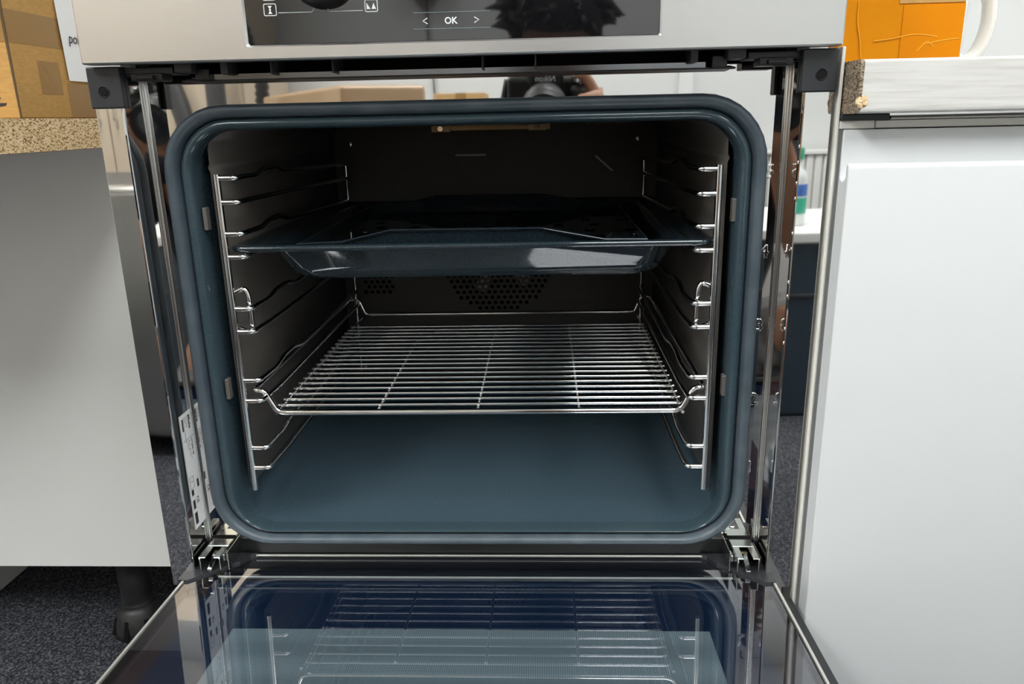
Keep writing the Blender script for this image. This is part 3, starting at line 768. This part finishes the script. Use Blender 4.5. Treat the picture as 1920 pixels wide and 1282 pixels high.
# handling marks on the front
for x0, z0, wd, h in ((-.505, .4620, .012, .0020), (-.505, .4560, .012, .0020), (-.520, .4680, .018, .020)):
    bx('print_mark', (x0 - wd, x0, Y0 - .0003, Y0, z0, z0 + h), 'dark_print', cb, 0)
for z in (.4630, .4570):
    bm = nb(); bm.faces.new([bm.verts.new((x, Y0 - .0003, zz)) for x, zz in ((-.507, z + .0030), (-.502, z), (-.507, z - .0030))]); finish(bm, 'print_mark', 'dark_print', cb)
bm = nb(); bm.faces.new([bm.verts.new((x, Y0 - .0003, z)) for x, z in ((-.545, .4520), (-.497, .4520), (-.499, .4490), (-.510, .4480), (-.514, .4400), (-.545, .4400))]); finish(bm, 'print_mark', 'dark_print', cb)
for i in range(7):
    y = .237 + random.random() * .025; z = .470 + random.random() * .02
    wire('tape_crease', [(X1 + .0006, y, z + .006), (X1 + .0006, y + .003, z), (X1 + .0006, y + .009, z - .006)], .00025, 'cardboard_pale', cb, 4)
adopt(cb)
pn = empty('paper_note', (X1 + .003, .35, .47), 'white paper sheet with handwriting stuck on the cardboard box', 'paper')
bm = nb()
pts = [(X1 + .0022, .2875, .4780), (X1 + .0035, .420, .4780), (X1 + .0030, .420, .760), (X1 + .0016, .2755, .760)]
bm.faces.new([bm.verts.new(p) for p in pts]); o = finish(bm, 'sheet', 'paper', pn); o.modifiers.new('t', 'SOLIDIFY').thickness = .0003
SIDE = Matrix(((0, 0, 1, 0), (1, 0, 0, 0), (0, 1, 0, 0), (0, 0, 0, 1)))
text('handwriting', 'polbr', .0165, Matrix.Translation((X1 + .0036, .2975, .5250)) @ SIDE, 'dark_print', pn, .0001, align='LEFT', shear=.15)
adopt(pn)

lc = empty('left_cabinet', (-.75, .55, FLOOR_Z), 'grey cabinet on black adjustable legs under the chipboard worktop', 'cabinet')
bm = nb(); box(bm, -1.9, -.44, .46, .478, -.2745, .4000); finish(bm, 'front_board', 'grey_lacquer', lc)
bm = nb(); box(bm, -1.9, -.46, .478, .735, -.2745, -.258); finish(bm, 'bottom_board', 'grey_lacquer', lc)
def leg(x, y):
    bm = nb(); lathe(bm, [(.036, -.2745), (.036, -.284), (.0265, -.286), (.0255, -.375), (.029, -.380), (.029, -.384)], 20, Matrix.Translation((x, y, 0)))
    o = sharp(finish(bm, 'leg', 'leg_plastic', lc), 40)
    bm = nb(); lathe(bm, [(.029, -.384), (.036, -.392), (.043, -.410), (.046, -.430), (.046, FLOOR_Z + .0003)], 20, Matrix.Translation((x, y, 0)))
    f = finish(bm, 'foot', 'leg_plastic', o, True)
    for a in (-135, -95, -50):
        c = Vector((math.cos(math.radians(a)), math.sin(math.radians(a)), 0))
        p = Vector((x, y, 0)) + c * .0385
        bm = nb(); tube(bm, [p + Vector((0, 0, -.402)), p + c * .006 + Vector((0, 0, -.430))], [.004, .0065], 8)
        finish(bm, 'foot_slot', 'black_void', o)
leg(-.660, .525); leg(-1.6, .525)
adopt(lc)
sp_ = bx('side_board', (-1.02, -1.0, .52, .72, FLOOR_Z, -.276), 'grey_lacquer', None, .001)
tag(sp_, 'grey board standing on the carpet beneath the left cabinet', 'board')

# ------------------------------------------------------------------ the room behind the camera (seen in the mirrors)
wd = empty('wardrobe', (-1.6, -2.7, FLOOR_Z), 'tall beige wardrobe against the wall behind the photographer', 'wardrobe')
bx('carcass', (-2.15, -1.10, -2.98, -2.42, FLOOR_Z + .05, 1.55), 'beige_board', wd, .003)
for x0, x1 in ((-2.14, -1.628), (-1.622, -1.11)):
    d_ = bx('door', (x0, x1, -2.42, -2.40, FLOOR_Z + .06, 1.54), 'beige_board', wd, .002)
    xh = x1 - .04 if x0 < -2 else x0 + .04
    wire('handle', rounded([(xh, -2.40, .45), (xh, -2.37, .45), (xh, -2.37, .62), (xh, -2.40, .62)], .01), .005, 'chrome', d_)
bx('plinth', (-2.13, -1.12, -2.96, -2.45, FLOOR_Z, FLOOR_Z + .05), 'beige_board', wd, .001)
adopt(wd)
AN = math.atan2(-.79, -.49)             # the bench runs obliquely away to the left
def oblique(root, x, y, z):
    adopt(root); root.location = (x, y, z); root.rotation_euler = (0, 0, AN)
bn = empty('work_bench', (0, 0, FLOOR_Z), 'low bench with a pale top carrying the wrapped carton', 'bench')
bx('top', (-.01, .94, -.26, .01, .155, .185), 'worktop_laminate', bn, .002)
for x in (0, .895):
    for y in (-.25, -.035):
        bx('leg', (x, x + .035, y, y + .035, FLOOR_Z, .155), 'grey_plastic', bn, .002)
oblique(bn, -.26, -1.56, FLOOR_Z)
wc = empty('wrapped_carton', (0, 0, .185), 'large carton in shiny plastic wrap on the bench', 'box')
bx('carton', (0, .92, -.25, 0, .1855, .520), 'wrap_film', wc, .012, 3)
for z in (.27, .41): bx('tape', (-.002, .922, -.252, .002, z, z + .03), 'brown_tape', wc, .003)
oblique(wc, -.26, -1.56, .185)
sc_ = empty('small_carton', (-.25, -2.4, FLOOR_Z), 'tall narrow carton standing beyond the wrapped carton', 'box')
bx('carton', (-.345, -.15, -2.53, -2.33, FLOOR_Z + .001, .520), 'cardboard_pale', sc_, .003)
bx('tape', (-.262, -.222, -2.531, -2.329, .30, .5205), 'brown_tape', sc_, .001)
adopt(sc_)
VY = -2.29
vac = empty('vacuum_hose', (-1.1, VY, FLOOR_Z), 'black ribbed vacuum hose with grey tubes standing in front of the wardrobe', 'vacuum cleaner')
bm = nb(); path = rounded([(-1.00, VY, FLOOR_Z + .1), (-1.00, VY, .35), (-.97, VY, .72), (-1.08, VY, .90), (-1.17, VY, .72)], .12, 14)
rr = []; pp_ = []
for a, b in zip(path, path[1:]):
    k = max(1, int((b - a).length / .012))
    for i in range(k): pp_.append(a.lerp(b, i / k)); rr.append(.022 if len(rr) % 2 else .028)
tube(bm, pp_, rr, 12); finish(bm, 'hose', 'dark_plastic', vac, True)
wire('tube', [(-1.17, VY, FLOOR_Z + .09), (-1.16, VY, .74)], .036, 'grey_plastic', vac, 16)
wire('tube', rounded([(-1.30, VY, FLOOR_Z + .09), (-1.28, VY, .40), (-1.36, VY, .70)], .1), .036, 'grey_plastic', vac, 16)
bm = nb(); box(bm, -1.36, -.98, -2.38, -2.20, FLOOR_Z + .001, FLOOR_Z + .12, .04, 3); finish(bm, 'body', 'grey_plastic', vac, True)
adopt(vac)
fr = empty('steel_fridge', (-1.1, -1.5, FLOOR_Z), 'small stainless steel refrigerator with a rounded door', 'refrigerator')
bx('cabinet', (-1.45, -.78, -1.85, -1.32, FLOOR_Z + .02, .285), 'grey_plastic', fr, .01)
dd = bx('door', (-1.45, -.78, -1.32, -1.25, FLOOR_Z + .05, .285), 'fridge_steel', fr, .025, 5)
bx('handle', (-.845, -.82, -1.25, -1.225, -.20, .20), 'chrome', dd, .008, 3)
for x in (-1.40, -.83): bx('foot', (x - .02, x + .02, -1.36, -1.32, FLOOR_Z, FLOOR_Z + .025), 'dark_plastic', fr, .004)
adopt(fr)
ra = empty('radiator', (1.6, -2.93, -.3), 'white panel radiator on the wall behind the photographer', 'radiator')
bx('top_grille', (1.02, 2.1, -2.96, -2.86, .245, .262), 'radiator_white', ra, .003)
for k in range(22):
    x = 1.03 + k * .0485
    bx('panel', (x, x + .043, -2.95, -2.87, -.30, .245), 'radiator_white', ra, .010)
bx('bracket', (1.1, 1.14, -2.999, -2.95, -.2, .2), 'radiator_white', ra, .001)
bx('bracket', (1.98, 2.02, -2.999, -2.95, -.2, .2), 'radiator_white', ra, .001)
adopt(ra)
tr = bx('trim_1', (.68, .745, -2.999, -2.975, FLOOR_Z, CEIL_Z - .002), 'door_white', None, .002); struct(tr)
wb = empty('wall_speaker', (-.42, -2.95, 1.0), 'small black box with a cable on the wall behind the photographer', 'speaker')
bx('body', (-.50, -.37, -2.999, -2.90, .93, 1.12), 'camera_black', wb, .012, 3)
wire('cable', rounded([(-.43, -2.985, .935), (-.43, -2.985, .60), (-.42, -2.985, .2), (-.42, -2.985, FLOOR_Z + .01)], .05), .004, 'grey_plastic', wb, 8)
adopt(wb)
cr = empty('storage_crate', (.92, -1.78, FLOOR_Z), 'slate blue storage crate on the carpet behind the photographer', 'crate')
bx('body', (.56, 1.30, -2.03, -1.52, FLOOR_Z + .001, .075), 'slate_blue', cr, .012, 3)
bx('lid', (.545, 1.315, -2.045, -1.505, .075, .107), 'grey_lacquer', cr, .006, 2)
bx('band', (.555, 1.305, -2.035, -1.515, -.08, -.07), 'grey_plastic', cr, .002)
adopt(cr)
bt = empty('spray_bottle', (.80, -1.66, .107), 'white bottle with green and blue labels on the storage crate', 'bottle')
B_ = Matrix.Translation((.80, -1.66, .107))
bm = nb(); lathe(bm, [(.030, .0003), (.034, .006), (.034, .130), (.028, .150), (.013, .168), (.013, .190)], 24, B_); sharp(finish(bm, 'bottle_body', 'bottle_plastic', bt), 50)
bm = nb(); lathe(bm, [(.0345, .035), (.0348, .036), (.0348, .080), (.0345, .081)], 24, B_); finish(bm, 'label_band', 'green_label', bt, True)
bm = nb(); lathe(bm, [(.0345, .085), (.0348, .086), (.0348, .118), (.0345, .119)], 24, B_); finish(bm, 'label_band', 'blue_label', bt, True)
bm = nb(); lathe(bm, [(.016, .188), (.016, .215), (.012, .220)], 18, B_); sharp(finish(bm, 'cap', 'green_label', bt), 50)
adopt(bt)

# ------------------------------------------------------------------ the photographer with the camera (seen in the mirrors)
def L(r, u, b): return CAM + RIGHT * r + UP * u - FWD * b      # point right / up / behind the viewpoint
ds = empty('dslr_camera', L(0, -.05, .13), 'black single-lens camera held by the kneeling photographer', 'camera')
def lbox(name, r0, r1, u0, u1, b0, b1, mt, parent, bev=.006):
    bm = nb(); box(bm, r0, r1, u0, u1, b0, b1, bev, 3)
    for v_ in bm.verts: v_.co = L(*v_.co)
    return sharp(finish(bm, name, mt, parent), 50)
AX = Matrix.Translation(CAM) @ ROT.to_4x4()                    # local z points backwards
bm = nb(); lathe(bm, [(.029, .0105), (.0335, .0085), (.0375, .008), (.0385, .012), (.0385, .040), (.0400, .042), (.0400, .062), (.0375, .064), (.0375, .085), (.0335, .092), (.0335, .104)], 40, AX)
lens = sharp(finish(bm, 'lens', 'camera_black', ds), 40)
bm = nb(); lathe(bm, [(.0001, .0088), (.012, .0092), (.022, .0098), (.029, .0110)], 32, AX); finish(bm, 'front_glass', 'lens_glass', lens, True)
bm = nb(); lathe(bm, [(.0402, .046), (.0408, .047), (.0408, .058), (.0402, .059)], 40, AX); finish(bm, 'zoom_ring', 'grey_plastic', lens)
body = lbox('camera_body', -.070, .068, -.050, .040, .104, .150, 'camera_black', ds, .009)
lbox('grip', .042, .073, -.048, .032, .078, .120, 'camera_black', ds, .012)
lbox('prism_hump', -.032, .032, .022, .066, .098, .150, 'camera_black', ds, .010)
lbox('flash_shoe', -.010, .010, .064, .069, .115, .140, 'chrome', ds, .001)
bm = nb(); lathe(bm, [(.014, .038), (.014, .047), (.012, .049)], 24, AX @ Matrix.Translation((-.048, 0, .128)) @ Matrix.Rotation(-PI / 2, 4, 'X')); sharp(finish(bm, 'mode_dial', 'grey_plastic', ds), 40)
bm = nb(); lathe(bm, [(.009, .036), (.009, .043), (.006, .044)], 20, AX @ Matrix.Translation((.054, 0, .098)) @ Matrix.Rotation(-PI / 2, 4, 'X')); sharp(finish(bm, 'shutter_button', 'chrome', ds), 40)
lbox('viewfinder', -.016, .016, .036, .060, .150, .162, 'dark_plastic', ds, .004)
text('maker_lettering', 'Nikon', .0145, AX @ Matrix.Translation((0, .0395, .0974)) @ Matrix.Rotation(PI, 4, 'Y'), 'icon_print', ds, .0002, shear=.12)
for s in (-1, 1):
    bm = nb(); pts = rounded([L(s * .071, .03, .128), L(s * .082, -.02, .13), L(s * .095, -.12, .18), L(s * .10, -.10, .30), L(s * .07, .02, .36)], .05, 6)
    tube(bm, pts, .006, 6); finish(bm, 'strap', 'camera_black', ds, True)
adopt(ds)

pe = empty('person', (.08, -1.1, FLOOR_Z), 'kneeling person in dark T-shirt holding a camera to the face', 'person')
def skin(name, chains, mt, root, sub=2):
    """chains: lists of (point, radius); equal points are merged into one skeleton"""
    me = bpy.data.meshes.new(name); verts = []; rad = []; edges = []; idx = {}
    def vid(p, r):
        k = tuple(round(c, 4) for c in p)
        if k not in idx: idx[k] = len(verts); verts.append(k); rad.append(r)
        return idx[k]
    for ch in chains:
        ids = [vid(p, r) for p, r in ch]
        edges += [(a, b) for a, b in zip(ids, ids[1:]) if a != b]
    me.from_pydata(verts, edges, []); me.update()
    o = bpy.data.objects.new(name, me); COL.objects.link(o)
    o.modifiers.new('skin', 'SKIN').use_smooth_shade = True
    lay = me.skin_vertices[0].data
    for i, r in enumerate(rad):
        lay[i].radius = (r, r) if not isinstance(r, tuple) else r
        lay[i].use_root = (i == root)
    ss = o.modifiers.new('sub', 'SUBSURF'); ss.levels = sub; ss.render_levels = sub
    dg = bpy.context.evaluated_depsgraph_get()
    m2 = bpy.data.meshes.new_from_object(o.evaluated_get(dg)); bpy.data.objects.remove(o)
    for p in m2.polygons: p.use_smooth = True
    m2.materials.clear(); m2.materials.append(MATS[mt]); m2.name = name
    o = bpy.data.objects.new(name, m2); COL.objects.link(o)
    return o
V3 = lambda *p: Vector(p)
PEL = V3(.10, -1.13, -.115); SPN = V3(.10, -1.10, .06); CHE = V3(.095, -1.05, .24); NKB = V3(.09, -.99, .375); NKT = V3(.085, -.945, .445)
HD0 = L(.010, .02, .262); HD1 = L(.012, .075, .275); HD2 = L(.012, .125, .275)
SHR, SHL = V3(.265, -1.02, .335), V3(-.075, -1.02, .335)
ELR, ELL = V3(.315, -.87, .150), V3(-.055, -.86, .145)
WRR, WRL = L(.105, -.055, .145), L(-.035, -.098, .115)
PAR, PAL = L(.086, -.012, .125), L(-.010, -.070, .085)
# right knee on the carpet, left foot planted
HPR, HPL = V3(.20, -1.12, -.13), V3(.00, -1.12, -.13)
KNR, KNL = V3(.27, -.78, -.385), V3(-.10, -.79, .03)
ANR, ANL = V3(.27, -1.17, -.385), V3(-.11, -.88, -.37)
TOR, TOL = V3(.27, -1.26, -.415), V3(-.12, -.73, -.415)
def finger(base, pts, r): return [(base, r * 1.2)] + [(p, r * (1 - .1 * i)) for i, p in enumerate(pts)]
chains = [
    [(PEL, (.135, .10)), (SPN, (.125, .095)), (CHE, (.15, .105)), (NKB, (.075, .065)), (NKT, .052), (HD0, (.062, .075)), (HD1, (.072, .092)), (HD2, (.060, .078))],
    [(CHE, (.15, .105)), (SHR, .062), (ELR, .043), (WRR, .027), (PAR, .027)],
    [(CHE, (.15, .105)), (SHL, .062), (ELL, .043), (WRL, .027), (PAL, .027)],
    [(PEL, (.135, .10)), (HPR, .092), (KNR, .062), (V3(.27, -.98, -.378), .055), (ANR, .036), (TOR, .026)],
    [(PEL, (.135, .10)), (HPL, .092), (KNL, .062), (V3(-.11, -.86, -.17), .054), (ANL, .036), (TOL, .026)],
    # right hand: fingers over the grip, index on the shutter, thumb behind
    [(PAR, .027), (L(.078, .030, .105), .0105), (L(.064, .052, .090), .0095), (L(.050, .049, .082), .0085)],
    [(PAR, .027), (L(.088, .012, .090), .0105), (L(.074, .014, .068), .0095), (L(.056, .012, .066), .0085)],
    [(PAR, .027), (L(.088, -.010, .088), .0105), (L(.073, -.010, .067), .0095), (L(.054, -.010, .066), .0085)],
    [(PAR, .027), (L(.086, -.032, .092), .0095), (L(.072, -.032, .070), .0085), (L(.056, -.032, .068), .0080)],
    [(PAR, .027), (L(.080, .005, .155), .0110), (L(.060, .020, .160), .0095), (L(.044, .024, .159), .0085)],
    # left hand: palm under the lens, fingers up its far side, thumb on the near side
    [(PAL, .027), (L(.030, -.058, .050), .0105), (L(.050, -.030, .046), .0095), (L(.051, -.006, .046), .0085)],
    [(PAL, .027), (L(.034, -.056, .070), .0105), (L(.052, -.028, .068), .0095), (L(.052, -.004, .068), .0085)],
    [(PAL, .027), (L(.032, -.058, .090), .0105), (L(.049, -.032, .088), .0095), (L(.050, -.010, .088), .0085)],
    [(PAL, .027), (L(.026, -.062, .106), .0095), (L(.044, -.054, .103), .0085), (L(.050, -.052, .103), .0080)],
    [(PAL, .027), (L(-.040, -.052, .060), .0110), (L(-.052, -.026, .054), .0095), (L(-.051, -.004, .052), .0085)],
]
bodyo = skin('body', chains, 'skin', 0); bodyo.parent = pe
# clothing follows the body: slightly wider skeletons that end at the hems
sl = [[(PEL + V3(0, 0, .05), (.150, .115)), (SPN, (.140, .110)), (CHE, (.163, .118)), (NKB - V3(0, .01, .015), (.095, .085))],
      [(CHE, (.163, .118)), (SHR, .075), (SHR.lerp(ELR, .62), .062)], [(CHE, (.163, .118)), (SHL, .075), (SHL.lerp(ELL, .62), .062)]]
o = skin('t_shirt', sl, 'shirt', 0); o.parent = pe
sh = [[(PEL + V3(0, 0, .07), (.148, .113)), (PEL, (.152, .118))],
      [(PEL, (.152, .118)), (HPR, .108), (HPR.lerp(KNR, .78), .080)], [(PEL, (.152, .118)), (HPL, .108), (HPL.lerp(KNL, .78), .080)]]
o = skin('shorts', sh, 'shorts', 1); o.parent = pe
for an, to in ((ANR, TOR), (ANL, TOL)):
    d_ = (to - an); d_.z = 0; d_.normalize()
    o = skin('shoe', [[(an + V3(0, 0, .02), .047), (an + V3(0, 0, -.02), .047)], [(an + V3(0, 0, -.02), .047), (to + d_ * .02 + V3(0, 0, .008), .034)]], 'shoe', 0, 1); o.parent = pe
# face: nose, eyes, ears, mouth
def hp_(r, u, b): return L(.012 + r, .055 + u, .275 + b)
for nm, c, rr_, mt in (('nose', hp_(0, -.012, -.098), (.012, .016, .014), 'skin'), ('eye', hp_(-.031, .012, -.083), (.013, .009, .008), 'eye_white'), ('eye', hp_(.031, .012, -.083), (.013, .009, .008), 'eye_white'), ('ear', hp_(-.078, -.005, .01), (.010, .030, .018), 'skin'), ('ear', hp_(.078, -.005, .01), (.010, .030, .018), 'skin'), ('mouth', hp_(0, -.052, -.083), (.024, .007, .008), 'lip')):
    bm = nb(); bmesh.ops.create_icosphere(bm, subdivisions=2, radius=1)
    for v_ in bm.verts: v_.co = c + RIGHT * v_.co.x * rr_[0] + UP * v_.co.y * rr_[1] - FWD * v_.co.z * rr_[2]
    finish(bm, nm, mt, pe, True)
# hair: a cap with tousled tufts
bm = nb(); hc = hp_(0, .045, .018)
bmesh.ops.create_icosphere(bm, subdivisions=3, radius=1)
for v_ in bm.verts:
    c = v_.co.copy(); k = 1 + .05 * math.sin(c.x * 9) * math.cos(c.y * 11 + c.z * 7)
    low = max(-.62, c.y) if c.z > -.35 else max(-.10, c.y)
    v_.co = hc + RIGHT * c.x * .090 * k + UP * low * .098 * k - FWD * c.z * .105 * k
for i in range(150):
    a = random.uniform(0, 2 * PI); e = random.uniform(-.15, 1.4)
    d_ = Vector((math.cos(a) * math.cos(e), math.sin(e), math.sin(a) * math.cos(e)))
    p = hc + RIGHT * d_.x * .083 + UP * d_.y * .090 - FWD * d_.z * .096
    tip = p + (RIGHT * (d_.x + random.uniform(-.5, .5)) + UP * (d_.y * .7 + random.uniform(-.5, .3)) - FWD * (d_.z + random.uniform(-.5, .3))).normalized() * random.uniform(.025, .050)
    tube(bm, [p, p.lerp(tip, .55) + UP * .003, tip], [.011, .007, .001], 5)
finish(bm, 'hair', 'hair', pe, True)
adopt(pe)
